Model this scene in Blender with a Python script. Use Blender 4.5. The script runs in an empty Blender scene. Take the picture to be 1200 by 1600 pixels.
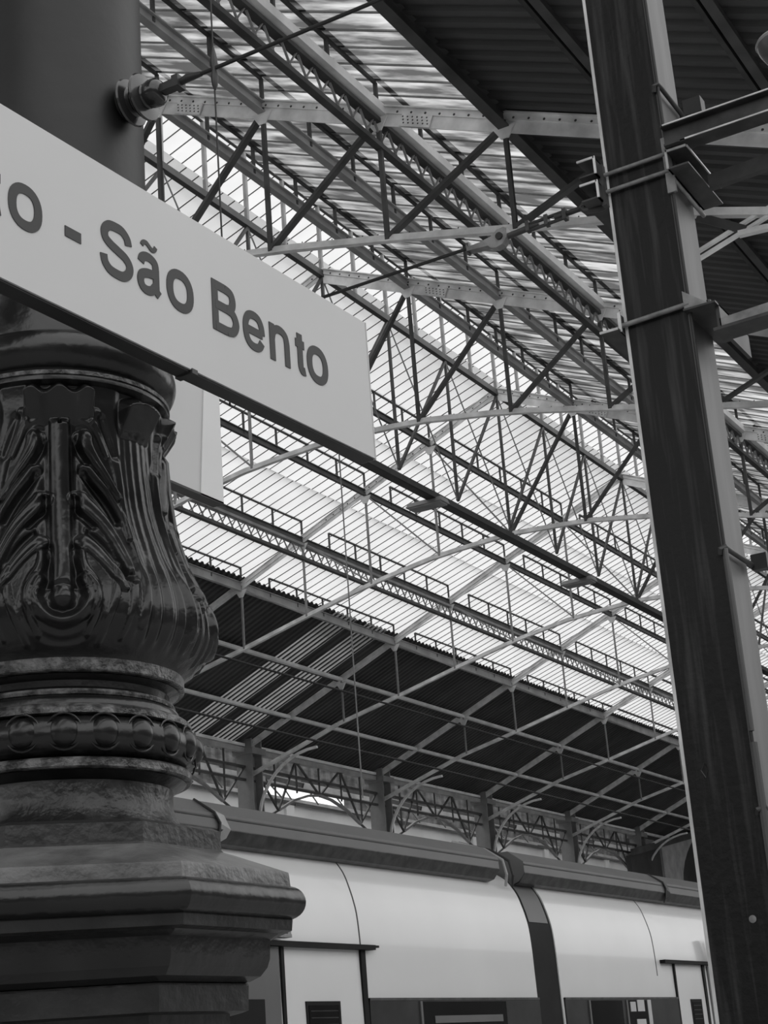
import bpy, bmesh, math, random
from math import pi, sin, cos, radians, hypot
from mathutils import Vector, Matrix
import numpy as np
random.seed(7)
S = bpy.context.scene
COL = S.collection
CH = 1.6            # eye height above the platform

# ---------------------------------------------------------------- camera
cam_d = bpy.data.cameras.new('camera'); cam = bpy.data.objects.new('camera', cam_d); COL.objects.link(cam)
R_ = Vector((0.49964241, -0.86316004, -0.07288486)); U_ = Vector((-0.24155073, -0.21963501, 0.94520564)); F_ = Vector((0.83187181, 0.45465943, 0.31823591))
M = Matrix((R_, U_, -F_)).transposed().to_4x4(); M.translation = Vector((0, 0, CH))
cam.matrix_world = M
cam_d.sensor_fit = 'HORIZONTAL'; cam_d.sensor_width = 36; cam_d.lens = 78.0
cam_d.clip_start = .05; cam_d.clip_end = 500
S.camera = cam
# ---------------------------------------------------------------- world, sun, exposure
W = bpy.data.worlds.new('sky'); S.world = W; W.use_nodes = True
wn = W.node_tree.nodes; wl = W.node_tree.links
bg = wn['Background']; bg.inputs[1].default_value = 1.0
tc = wn.new('ShaderNodeTexCoord'); wno = wn.new('ShaderNodeTexNoise'); wno.inputs['Scale'].default_value = 2.2; wno.inputs['Detail'].default_value = 5
wr = wn.new('ShaderNodeValToRGB'); wr.color_ramp.elements[0].color = (.80, .80, .80, 1); wr.color_ramp.elements[1].color = (1.05, 1.05, 1.05, 1)
wr.color_ramp.elements[0].position = .3; wr.color_ramp.elements[1].position = .7
wl.new(tc.outputs['Generated'], wno.inputs['Vector']); wl.new(wno.outputs['Fac'], wr.inputs['Fac']); wl.new(wr.outputs['Color'], bg.inputs[0])
sd = bpy.data.lights.new('sun', 'SUN'); sd.energy = .35; sd.angle = radians(4); so = bpy.data.objects.new('sun', sd); COL.objects.link(so)
so.rotation_euler = Vector((.25, .62, .74)).to_track_quat('Z', 'Y').to_euler(); so.location = (0, 0, 60)
S.view_settings.view_transform = 'Standard'; S.view_settings.look = 'None'; S.view_settings.gamma = 1
S.view_settings.use_curve_mapping = False; S.view_settings.exposure = 0.60

# ---------------------------------------------------------------- materials (all grey: the place is seen in black and white)
def mat(name, v, rough=.6, var=.15, scale=6., metal=0., bump=0., bscale=60., spec=.5, stretch=None, detail=4., ramp=(.35, .65), coat=0.):
    m = bpy.data.materials.new(name); m.use_nodes = True; n = m.node_tree.nodes; l = m.node_tree.links
    b = n['Principled BSDF']; b.inputs['Roughness'].default_value = rough; b.inputs['Metallic'].default_value = metal
    b.inputs['Specular IOR Level'].default_value = spec; b.inputs['Coat Weight'].default_value = coat
    t = n.new('ShaderNodeTexCoord'); mp = n.new('ShaderNodeMapping'); l.new(t.outputs['Object'], mp.inputs[0])
    if stretch: mp.inputs['Scale'].default_value = stretch
    no = n.new('ShaderNodeTexNoise'); no.inputs['Scale'].default_value = scale; no.inputs['Detail'].default_value = detail
    l.new(mp.outputs[0], no.inputs['Vector'])
    r = n.new('ShaderNodeValToRGB'); lo = v * (1 - var); hi = v * (1 + var)
    r.color_ramp.elements[0].color = (lo, lo, lo, 1); r.color_ramp.elements[1].color = (hi, hi, hi, 1)
    r.color_ramp.elements[0].position, r.color_ramp.elements[1].position = ramp
    l.new(no.outputs['Fac'], r.inputs['Fac']); l.new(r.outputs['Color'], b.inputs['Base Color'])
    if bump:
        n2 = n.new('ShaderNodeTexNoise'); n2.inputs['Scale'].default_value = bscale; n2.inputs['Detail'].default_value = 3
        l.new(t.outputs['Object'], n2.inputs['Vector'])
        bp = n.new('ShaderNodeBump'); bp.inputs['Strength'].default_value = bump; bp.inputs['Distance'].default_value = .01
        l.new(n2.outputs['Fac'], bp.inputs['Height']); l.new(bp.outputs[0], b.inputs['Normal'])
    return m
def mat_glaze(name, v, dirt, scale, stretch, lo=.35, hi=.6, gloss=0.):
    m = bpy.data.materials.new(name); m.use_nodes = True; n = m.node_tree.nodes; l = m.node_tree.links
    n.remove(n['Principled BSDF']); out = n['Material Output']
    t = n.new('ShaderNodeTexCoord'); g = n.new('ShaderNodeNewGeometry')
    mp = n.new('ShaderNodeMapping'); mp.inputs['Scale'].default_value = stretch; l.new(g.outputs['Position'], mp.inputs[0])
    no = n.new('ShaderNodeTexNoise'); no.inputs['Scale'].default_value = scale; no.inputs['Detail'].default_value = 6; l.new(mp.outputs[0], no.inputs['Vector'])
    r = n.new('ShaderNodeValToRGB'); a = v * dirt
    r.color_ramp.elements[0].color = (a, a, a, 1); r.color_ramp.elements[1].color = (v, v, v, 1)
    r.color_ramp.elements[0].position = lo; r.color_ramp.elements[1].position = hi
    l.new(no.outputs['Fac'], r.inputs['Fac'])
    tr = n.new('ShaderNodeBsdfTranslucent'); df = n.new('ShaderNodeBsdfDiffuse'); mx = n.new('ShaderNodeMixShader'); mx.inputs[0].default_value = .16
    l.new(r.outputs['Color'], tr.inputs[0]); l.new(r.outputs['Color'], df.inputs[0]); l.new(tr.outputs[0], mx.inputs[1]); l.new(df.outputs[0], mx.inputs[2])
    last = mx
    if gloss:
        gl = n.new('ShaderNodeBsdfGlossy'); gl.inputs['Roughness'].default_value = .3; m2 = n.new('ShaderNodeMixShader'); m2.inputs[0].default_value = gloss
        l.new(mx.outputs[0], m2.inputs[1]); l.new(gl.outputs[0], m2.inputs[2]); last = m2
    l.new(last.outputs[0], out.inputs[0])
    return m
MT = dict(
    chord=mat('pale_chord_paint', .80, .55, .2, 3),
    web=mat('dark_web_tone', .06, .6, .3, 3),
    webl=mat('grey_web_tone', .26, .55, .2, 3),
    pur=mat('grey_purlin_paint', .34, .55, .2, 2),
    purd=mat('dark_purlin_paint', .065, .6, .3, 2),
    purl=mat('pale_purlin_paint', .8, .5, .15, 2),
    dark=mat('black_paint', .03, .5, .3, 4),
    sheet=mat('dark_corrugated_steel', .06, .6, .25, 1.2, stretch=(1, .3, 1)),
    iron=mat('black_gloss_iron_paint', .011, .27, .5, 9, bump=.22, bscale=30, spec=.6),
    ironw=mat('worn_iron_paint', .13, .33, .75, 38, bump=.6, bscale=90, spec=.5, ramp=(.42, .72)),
    shaft=mat('satin_iron_paint', .009, .5, .35, 5, bump=.12, bscale=20),
    ironb=mat('dark_block_paint', .022, .4, .35, 12, bump=.3, bscale=40),
    sign=mat('sign_enamel', .58, .35, .035, 1.5),
    letter=mat('sign_letter_vinyl', .030, .55, .15, 4),
    pole=mat('weathered_dark_steel', .020, .48, .85, 4, bump=.3, bscale=30, stretch=(9, 9, .5), ramp=(.48, .74), spec=.35),
    polel=mat('lit_pole_grey', .085, .5, .25, 2.5, stretch=(4, 4, .5)),
    poleE=mat('pole_pale_edge', .6, .5, .3, 8, stretch=(1, 1, .5)),  # pale thin strips along post and clamp edges
    galv=mat('galvanised_steel', .24, .45, .3, 14, metal=.3),
    galvd=mat('dark_bracket_steel', .05, .5, .4, 10, metal=.2),
    train=mat('train_body_paint', .74, .22, .035, .7, coat=.25),
    duct=mat('train_fairing_grey', .11, .45, .08, 2),
    rubber=mat('black_rubber', .010, .6, .3, 3, spec=.15),
    tglass=mat('dark_train_glass', .010, .10, .3, 1.5, spec=.25),
    tdark=mat('dark_window_band', .028, .35, .3, 3, spec=.2),
    paper=mat('white_notice_paper', .5, .7, .05, 4),
    wall=mat('rendered_wall', .62, .8, .08, .6, bump=.1, bscale=8),
    unseenwall=mat('unseen_wall_stone', .11, .85, .2, .9, bump=.2, bscale=10),
    stone=mat('dark_stone_wall', .045, .8, .3, .8),
    floor=mat('platform_paving', .32, .7, .2, 2),
    track=mat('track_ballast', .10, .9, .5, 14, bump=.8, bscale=30),
    insul=mat('brown_glazed_porcelain', .03, .18, .3, 8, coat=.3),
    wire=mat('dark_wire', .02, .6, .1, 5),
    lampw=mat('lamp_housing', .35, .4, .1, 5),
    colfar=mat('grey_column_paint', .24, .55, .15, 2),
)
MT['glaze'] = mat_glaze('milky_roof_glazing', .70, .93, 1.6, (1, .5, 1))
MT['glazen'] = mat_glaze('dirty_roof_glazing', .66, .18, 1.3, (3.6, .8, .8), .42, .68)
MT['strip'] = mat_glaze('translucent_corrugated_strip', .24, .8, 2, (1, 1, 1))

# ---------------------------------------------------------------- mesh helpers
class MB:
    def __init__(s): s.v = []; s.f = []
    def add(s, vs, fs):
        o = len(s.v); s.v += [tuple(v) for v in vs]; s.f += [tuple(i + o for i in f) for f in fs]; return s
    def box(s, a, b):
        x0, y0, z0 = a; x1, y1, z1 = b
        return s.add([(x0,y0,z0),(x1,y0,z0),(x1,y1,z0),(x0,y1,z0),(x0,y0,z1),(x1,y0,z1),(x1,y1,z1),(x0,y1,z1)],
              [(0,3,2,1),(4,5,6,7),(0,1,5,4),(1,2,6,5),(2,3,7,6),(3,0,4,7)])
    def bar(s, p, q, w, h, up=(0,0,1), off=(0,0)):
        """box bar from p to q: w along side, h along the up direction"""
        p = Vector(p); q = Vector(q); d = (q - p).normalized(); u = Vector(up); sd = d.cross(u)
        if sd.length < 1e-4: sd = d.cross(Vector((1,0,0)))
        sd.normalize(); u = sd.cross(d).normalized()
        p = p + sd*off[0] + u*off[1]; q = q + sd*off[0] + u*off[1]
        vs = []
        for c in (p, q):
            for a, b in ((-1,-1),(1,-1),(1,1),(-1,1)): vs.append(c + sd*(a*w/2) + u*(b*h/2))
        return s.add(vs, [(0,3,2,1),(4,5,6,7),(0,1,5,4),(1,2,6,5),(2,3,7,6),(3,0,4,7)])
    def tube(s, pts, r, n=8, caps=True):
        pts = [Vector(p) for p in pts]; rs = r if isinstance(r, (list, tuple)) else [r]*len(pts)
        rings = []; prev = None
        for i, p in enumerate(pts):
            d = (pts[min(i+1, len(pts)-1)] - pts[max(i-1, 0)]).normalized()
            if prev is None:
                a = Vector((0,0,1)) if abs(d.z) < .9 else Vector((1,0,0)); a = (a - d*a.dot(d)).normalized()
            else: a = (prev - d*prev.dot(d)).normalized()
            prev = a; b = d.cross(a)
            rings.append([p + (a*cos(2*pi*k/n) + b*sin(2*pi*k/n))*rs[i] for k in range(n)])
        vs = [v for rg in rings for v in rg]; fs = []
        for i in range(len(pts)-1):
            for k in range(n): fs.append((i*n+k, i*n+(k+1)%n, (i+1)*n+(k+1)%n, (i+1)*n+k))
        if caps: fs += [tuple(reversed(range(n))), tuple((len(pts)-1)*n+k for k in range(n))]
        return s.add(vs, fs)
    def lathe(s, prof, n=64, c=(0,0), phase=0., scale_oct=False):
        """prof: (r, z) from top to bottom; n=8 with scale gives an octagon of apothem r"""
        vs = []; k8 = 1/cos(pi/8) if scale_oct else 1
        for r, z in prof:
            for k in range(n):
                a = 2*pi*k/n + phase; vs.append((c[0] + r*k8*cos(a), c[1] + r*k8*sin(a), z))
        fs = []
        for i in range(len(prof)-1):
            for k in range(n): fs.append((i*n+k, (i+1)*n+k, (i+1)*n+(k+1)%n, i*n+(k+1)%n))
        fs += [tuple(range(n)), tuple(reversed([(len(prof)-1)*n+k for k in range(n)]))]
        return s.add(vs, fs)
    def extr(s, poly, a, b, axis='x'):
        """closed (y,z) outline extruded along x from a to b"""
        n = len(poly); vs = [(a, y, z) for y, z in poly] + [(b, y, z) for y, z in poly]
        fs = [tuple(range(n)), tuple(reversed(range(n, 2*n)))] + [(i, i+n, (i+1)%n+n, (i+1)%n) for i in range(n)]
        return s.add(vs, fs)
    def mesh(s, name, m, smooth=False):
        me = bpy.data.meshes.new(name); me.from_pydata(s.v, [], s.f)
        bm = bmesh.new(); bm.from_mesh(me); bmesh.ops.recalc_face_normals(bm, faces=bm.faces); bm.to_mesh(me); bm.free()
        me.materials.append(m)
        if smooth:
            for p in me.polygons: p.use_smooth = True
            try: me.set_sharp_from_angle(angle=radians(smooth if smooth is not True else 40))
            except Exception: pass
        return me
    def build(s, name, m, parent=None, loc=None, smooth=False, **props):
        return link(s.mesh(name, m, smooth), name, parent, loc, **props)
def link(me, name, parent=None, loc=None, rot=None, **props):
    o = bpy.data.objects.new(name, me); COL.objects.link(o)
    if parent: o.parent = parent
    if loc: o.location = loc
    if rot: o.rotation_euler = rot
    for k, v in props.items(): o[k] = v
    return o
def thing(name, label, cat, loc=(0,0,0), group=None, rot=None):
    o = link(None, name, None, loc, rot); o['label'] = label; o['category'] = cat
    if group: o['group'] = group
    return o
def tag(o, label, cat, group=None):
    o['label'] = label; o['category'] = cat
    if group: o['group'] = group
    return o

# ---------------------------------------------------------------- station dimensions (metres)
Y0 = 13.5; BAY = .519*Y0; XT0 = 1.19*Y0            # ridge offset, bay, first truss
def XT(k): return XT0 + BAY*k
PIT = .43
def rz(yf): return CH + Y0*(1 - PIT*abs(yf - 1))    # rafter height at cross position yf (fraction of Y0)
LOW = [(0,.765),(.125,.758),(.25,.738),(.375,.709),(.5,.678),(.64,.646),(.694,.610)]
def lz(d):
    for (a, za), (b, zb) in zip(LOW, LOW[1:]):
        if d <= b: return CH + Y0*(za + (zb-za)*(d-a)/(b-a))
    return CH + Y0*LOW[-1][1]
EAV = .85                                            # eave / column row at 1 +- .85
YF = Y0*(1+EAV); YN = Y0*(1-EAV)
XA, XB = -12.0, 79.0

# ---------------------------------------------------------------- setting: floor, tracks, walls
o = MB().box((-14, -7, -.12), (82, 6.75, 0)).build('floor', MT['floor'], kind='structure')
for j in range(24):
    MB().box((-13.9+j*4, 6.35, 0.002), (-10.0+j*4, 6.74, .03)).build('platform_edge_slab', MT['wall'], o)
o = MB().box((-14, 6.76, -1.1), (82, 23.2, -.95)).build('floor_track_bed', MT['track'], kind='structure')
MB().box((-14, 23.2, -.95), (82, 31.0, 0)).build('floor_far_platform', MT['floor'], kind='structure')
wl_ = MB().box((-14, 31, 0), (80, 31.4, 8.95+CH)).build('wall_left', MT['wall'], kind='structure')
for j in range(11):
    MB().box((6+7*j, 30.9, 0), (6.5+7*j, 31.0, 8.9+CH)).build('pilaster', MT['wall'], wl_)
MB().box((-14, 30.86, 8.95+CH), (80, 31.3, 9.12+CH)).build('cornice', MT['pur'], wl_)
cl = MB()
n = int(94/.5)
prof = []
for i in range(n):
    x = -14+.5*i; prof += [(x, 31.0), (x+.2, 31.0), (x+.25, 30.93), (x+.45, 30.93)]
vs = [(x, y, (9.80 if 46 < x < 52 else 9.08)+CH) for x, y in prof] + [(x, y, 12.6+CH) for x, y in prof]; N = len(prof)
cl.add(vs, [(i, i+1, N+i+1, N+i) for i in range(N-1)])
cl.build('wall_left_clerestory', mat('grey_cladding', .12, .7, .5, 1.5, stretch=(1, 1, 3)), kind='structure')
wr_ = MB().box((-14, -8.6, 0), (82, -8.2, 5.6)).build('wall_right_unseen', MT['unseenwall'], kind='structure')  # unseen wall, added to darken reflections from the open side
for j in range(10): MB().box((-12+9*j, -8.2, 0), (-11.3+9*j, -8.05, 5.5)).build('pilaster', MT['unseenwall'], wr_)
MB().box((-14, -8.2, 5.4), (82, -7.9, 5.7)).build('cornice', MT['unseenwall'], wr_)
wb_ = MB().box((-14.5, -8.6, 0), (-14, 31.4, 6.6)).build('wall_back_unseen', MT['unseenwall'], kind='structure')  # unseen wall added to cut ambient light, height set for sky highlights
MB().box((-14, -8.2, 6.4), (-13.7, 31, 6.7)).build('cornice', MT['unseenwall'], wb_)
ew = MB().box((79.2, -6, 0), (79.8, 31, 17)).build('wall_end', MT['stone'], kind='structure')

# ---------------------------------------------------------------- roof covering
ceil = link(None, 'ceiling', kind='structure')
HP = .46                                             # vent height of each stepped course above its purlin
def course_pts(lo, hi, side, pitch):
    """lower edge (with overhang) and upper edge of a stepped course, as (y,z)"""
    yl = Y0*(1+side*lo); yh = Y0*(1+side*hi); zl = rz(1+side*lo) + HP
    ov = .95 if side > 0 else .10
    if side < 0: zl += .05
    yh += side*(.80 if side > 0 and hi > 0 else 0)
    return (yl + side*ov, zl - ov*pitch), (yh, zl + abs(yl-yh)*pitch)
def pane_mesh(name, a, b, w, m):
    (ya, za), (yb, zb) = a, b; l = .006
    mb = MB().add([(0,ya,za),(w,ya,za),(w,yb,zb),(0,yb,zb),(0,ya,za-l),(w,ya,za-l),(w,yb,zb-l),(0,yb,zb-l)],
                  [(0,1,2,3),(0,4,5,1),(2,6,7,3)])
    return mb.mesh(name, m)
def glazed_course(lo, hi, side, pitch, step, m, piece, k0, k1, barw):
    a, b = course_pts(lo, hi, side, pitch); n = round(BAY/step); st = BAY/n
    kk0 = math.floor((XA-XT0)/BAY); kk1 = math.ceil((XB-XT0)/BAY)
    bars = MB(); rest = MB()
    me = pane_mesh(piece, a, b, st-.012, m)
    bo = None; spots = []
    for k in range(kk0, kk1):
        for j in range(n):
            x = XT(k) + j*st
            bars.bar((x, a[0], a[1]-.008), (x, b[0], b[1]-.008), barw, .016)
            if k0 <= k < k1: spots.append(x)
            else:
                rest.add([(x+.006,a[0],a[1]),(x+st-.006,a[0],a[1]),(x+st-.006,b[0],b[1]),(x+.006,b[0],b[1])], [(0,1,2,3)])
    bo = bars.build('glazing_bars', MT['purd'] if side > 0 else MT['pur'], ceil, kind='stuff')
    rest.build('distant_panes', m, bo, kind='stuff')
    for x in spots: link(me, piece, bo, (x+.006, 0, random.uniform(-.004, .004)))
for lo, hi in ((.5,.375),(.375,.25),(.25,.125),(.125,0)):
    glazed_course(lo, hi, 1, .335, BAY/21, MT['glaze'], 'glass_pane', 0, 3, .013)
for lo, hi in ((.5,.375),(.375,.25),(.25,.125),(.125,.098)):
    glazed_course(lo, hi, -1, .43, BAY/16, MT['glazen'], 'glazing_sheet', -1, 2, .04)
# lantern cap: one monopitch sheet from beyond the ridge up over the open lantern
a = (Y0 + 1.15, rz(1)+1.40-1.15*.335); b = (Y0*.868, rz(1)+1.40+.132*Y0*.335); st = BAY/21
bars = MB(); rest = MB(); me = pane_mesh('lantern_pane', a, b, st-.012, MT['glaze']); x = XT(-4); sp = []
while x < XB:
    bars.bar((x, a[0], a[1]-.008), (x, b[0], b[1]-.008), .013, .016)
    if XT(0) <= x < XT(3): sp.append(x)
    else: rest.add([(x+.006,a[0],a[1]),(x+st-.006,a[0],a[1]),(x+st-.006,b[0],b[1]),(x+.006,b[0],b[1])], [(0,1,2,3)])
    x += st
bo = bars.build('glazing_bars', MT['purd'], ceil, kind='stuff'); rest.build('distant_panes', MT['glaze'], bo, kind='stuff')
for x in sp: link(me, 'lantern_pane', bo, (x+.006, 0, 0))
# opaque corrugated slopes
def corr(x0, x1, a, b, m, name, parent, per=.25, amp=.045, dz=0., **props):
    n = max(1, round((x1-x0)/per)); per = (x1-x0)/n; pr = []
    for i in range(n): x = x0+i*per; pr += [(x, 0), (x+per*.42, 0), (x+per*.55, amp), (x+per*.87, amp)]
    pr.append((x1, 0)); N = len(pr)
    vs = [(x, a[0], a[1]+z+dz) for x, z in pr] + [(x, b[0], b[1]+z+dz) for x, z in pr]
    return MB().add(vs, [(i, i+1, N+i+1, N+i) for i in range(N-1)]).build(name, m, parent, **props)
def slope(side, d, dz=0.): return (Y0*(1+side*d), rz(1+side*d)+dz)
STR = [(33.95, 34.95), (35.45, 36.45)]
for side in (1, -1):
    for k in range(-4, 9):
        x0, x1 = XT(k), min(XT(k+1), 79.1)
        for lo, hi in ((.49,.63),(.63,.755),(.755,.88)):
            a = slope(side, hi, .10); b = slope(side, lo, .10)
            cuts = [(x0, x1, 0)]
            if side > 0 and k == 2: cuts = [(x0, 33.95, 0), (33.95, 34.95, 1), (34.95, 35.45, 0), (35.45, 36.45, 1), (36.45, x1, 0)]
            for c0, c1, s_ in cuts:
                corr(c0, c1, a, b, MT['strip'] if s_ else MT['sheet'], 'skylight_strip' if s_ else 'corrugated_sheet', ceil, per=.2 if side > 0 else .25)

for x0, x1 in STR:
    mb = MB(); x = x0+.10
    while x < x1:
        a = slope(1, .88, .085); b = slope(1, .49, .085); mb.bar((x, *a), (x, *b), .05, .02); x += .2
    mb.build('strip_ribs', MT['dark'], ceil, kind='stuff')
# ---------------------------------------------------------------- purlins
def ibeam(mb, x0, x1, y, z, h, w, t=.02):
    mb.box((x0, y-t/2, z-h/2), (x1, y+t/2, z+h/2)); mb.box((x0, y-w/2, z-h/2-t/2), (x1, y+w/2, z-h/2+t/2)); mb.box((x0, y-w/2, z+h/2-t/2), (x1, y+w/2, z+h/2+t/2))
PUR = [  # d, side, depth, width, beam material, rail material, label
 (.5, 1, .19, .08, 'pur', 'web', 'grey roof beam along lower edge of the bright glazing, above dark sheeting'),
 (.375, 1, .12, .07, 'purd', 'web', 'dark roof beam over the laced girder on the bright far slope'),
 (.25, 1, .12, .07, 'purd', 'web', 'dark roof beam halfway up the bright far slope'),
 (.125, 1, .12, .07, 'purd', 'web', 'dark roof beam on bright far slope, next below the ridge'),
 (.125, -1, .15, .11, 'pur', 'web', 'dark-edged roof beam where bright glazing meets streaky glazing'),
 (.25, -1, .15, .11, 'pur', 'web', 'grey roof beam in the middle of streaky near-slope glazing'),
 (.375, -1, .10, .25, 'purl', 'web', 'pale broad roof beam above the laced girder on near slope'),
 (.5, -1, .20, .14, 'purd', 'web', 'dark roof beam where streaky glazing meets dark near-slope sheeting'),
]
KV = range(-1, 5)
post_me = MB().box((-.022, -.022, 0), (.022, .022, HP)).mesh('post', MT['web'])
postd_me = MB().box((-.018, -.018, 0), (.018, .018, HP)).mesh('post', MT['web'])
rail_mb = MB(); rail_mb.box((BAY/6-.02, -.02, HP-.022), (BAY*1.0, .02, HP+.022)); rail_me = rail_mb.mesh('rail', MT['web'])
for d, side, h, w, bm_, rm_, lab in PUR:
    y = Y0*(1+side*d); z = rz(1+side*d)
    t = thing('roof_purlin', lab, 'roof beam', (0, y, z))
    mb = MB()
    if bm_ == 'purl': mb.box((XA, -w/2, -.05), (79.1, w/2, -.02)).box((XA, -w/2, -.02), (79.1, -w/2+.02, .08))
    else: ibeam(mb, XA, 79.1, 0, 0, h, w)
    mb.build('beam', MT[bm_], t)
    if not (side < 0 and d == .5):
        for k in KV:
            link(rail_me, 'rail', t, (XT(k), 0, 0))
            for j in range(1, 7): link(postd_me if side > 0 else post_me, 'post', t, (XT(k)+BAY*j/6, 0, 0))
        rb = MB()
        for k in (-3, -2, 5, 6, 7): rb.box((XT(k), -.03, HP-.03), (min(XT(k+1), 79.1), .03, HP+.03))
        rb.build('distant_rails', MT['web'], t, kind='stuff')
for side in (1, -1):
    for i, d in enumerate((.625, .75, .85)):
        y = Y0*(1+side*d); z = rz(1+side*d)
        lab = ['second light rail below the bright glazing', 'third light rail below the bright glazing', 'eaves rail over the column tops'][i] + (' under dark far slope' if side > 0 else ' under dark near slope')
        t = thing('roof_purlin', lab, 'roof beam', (0, y, z))
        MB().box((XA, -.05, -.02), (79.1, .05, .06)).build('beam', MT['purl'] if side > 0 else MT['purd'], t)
        MB().box((XA, .08, -.02), (79.1, .13, .09)).build('backing_angle', MT['dark'], t)
# ridge: purlin, lantern posts and the longitudinal ridge girder down to the tray
t = thing('ridge_girder', 'dark ridge beam with lantern posts and braces, running the length of the roof', 'roof beam', (0, Y0, 0))
MB().box((XA, -.05, rz(1)-.06), (79.1, .05, rz(1)+.06)).build('ridge_beam', MT['purd'], t)
MB().box((XA, -.03, rz(1)+1.36), (79.1, .03, rz(1)+1.44)).build('lantern_rail', MT['purd'], t)
pm = MB().box((-.03, -.03, 0), (.03, .03, 1.4)).mesh('lantern_post', MT['webl'])
zt = CH + .775*Y0
vm = MB().bar((0,0,zt), (0,0,rz(1)), .05, .05).mesh('hanger', MT['web'])
dm = MB().bar((BAY/3,0,rz(1)-.05), (0,0,zt), .05, .05).mesh('brace', MT['web'])
dm2 = MB().tube([(0,0,rz(1)-.05), (BAY/3,0,zt)], .014, 6).mesh('brace', MT['webl'])
for k in range(-1, 7):
    for j in range(6): link(pm, 'lantern_post', t, (XT(k)+BAY*j/6, 0, rz(1)))
    for j in range(3):
        if k >= -1:
            link(vm, 'hanger', t, (XT(k)+BAY*j/3, 0, 0)); link(dm, 'brace', t, (XT(k)+BAY*j/3, 0, 0)); link(dm2, 'brace', t, (XT(k)+BAY*j/3, 0, 0))
# laced girders below the third purlins
for side, d, lab in ((1, .374, 'laced lattice girder under the bright far slope'), (-1, .375, 'laced lattice girder under the streaky near slope')):
    y = Y0*(1+side*d); z1 = CH + .830*Y0; z0 = z1 - (.30 if side > 0 else .34)
    t = thing('lattice_girder', lab, 'lattice girder', (0, y, 0))
    MB().box((XA, -.06, z1-.03), (79.1, .06, z1+.03)).build('top_chord', MT['webl'] if side > 0 else MT['web'], t)
    MB().box((XA, -.05, z0-.05), (79.1, .05, z0+.02)).build('bottom_chord', MT['web'], t)
    mb = MB(); x = XT(-2); i = 0
    while x < 78:
        mb.bar((x, 0, z0), (x+.24, 0, z1), .012, .03, up=(0,1,0)); mb.bar((x+.24, 0, z1), (x+.48, 0, z0), .012, .03, up=(0,1,0)); x += .35
    mb.build('lacing', MT['webl'], t, kind='stuff')
# lamp tray under the truss centres
t = thing('cable_tray', 'black cable tray running lengthwise under the truss centres', 'cable tray', (0, Y0, CH+.757*Y0))
MB().box((XA, -.09, -.02), (79.1, .09, .02)).box((XA, -.10, -.02), (79.1, -.08, .10)).box((XA, .08, -.02), (79.1, .10, .10)).build('tray', MT['dark'], t)
MB().tube([(XA, .0, .08), (79.1, .0, .08)], .045, 8).build('cable', MT['wire'], t)
for X, lab in ((1.981*Y0, 'flat rectangular lamp under the tray, nearer one by the sign'), (2.512*Y0, 'flat rectangular lamp under the tray, farther one by the post')):
    l = thing('tray_lamp', lab, 'lamp', (X, Y0, CH+.748*Y0))
    MB().add([(-.18,-.22,.03),(.18,-.22,.03),(.18,.55,.03),(-.18,.55,.03),(-.14,-.2,.12),(.14,-.2,.12),(.14,.5,.12),(-.14,.5,.12)],
             [(0,3,2,1),(4,5,6,7),(0,1,5,4),(1,2,6,5),(2,3,7,6),(3,0,4,7)]).build('housing', MT['webl'], l)
    MB().box((-.15, -.18, .0), (.15, .5, .03)).build('diffuser', MT['webl'], l)
    MB().box((-.03, .02, .12), (.03, .08, .2)).build('bracket', MT['dark'], l)

o = MB().tube([(23.25, Y0, CH+.757*Y0), (23.25, Y0, 4.2+CH)], .012, 6).build('hanging_cord', MT['webl']); tag(o, 'thin cord hanging from the lamp tray behind the sign corner', 'cord')
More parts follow.
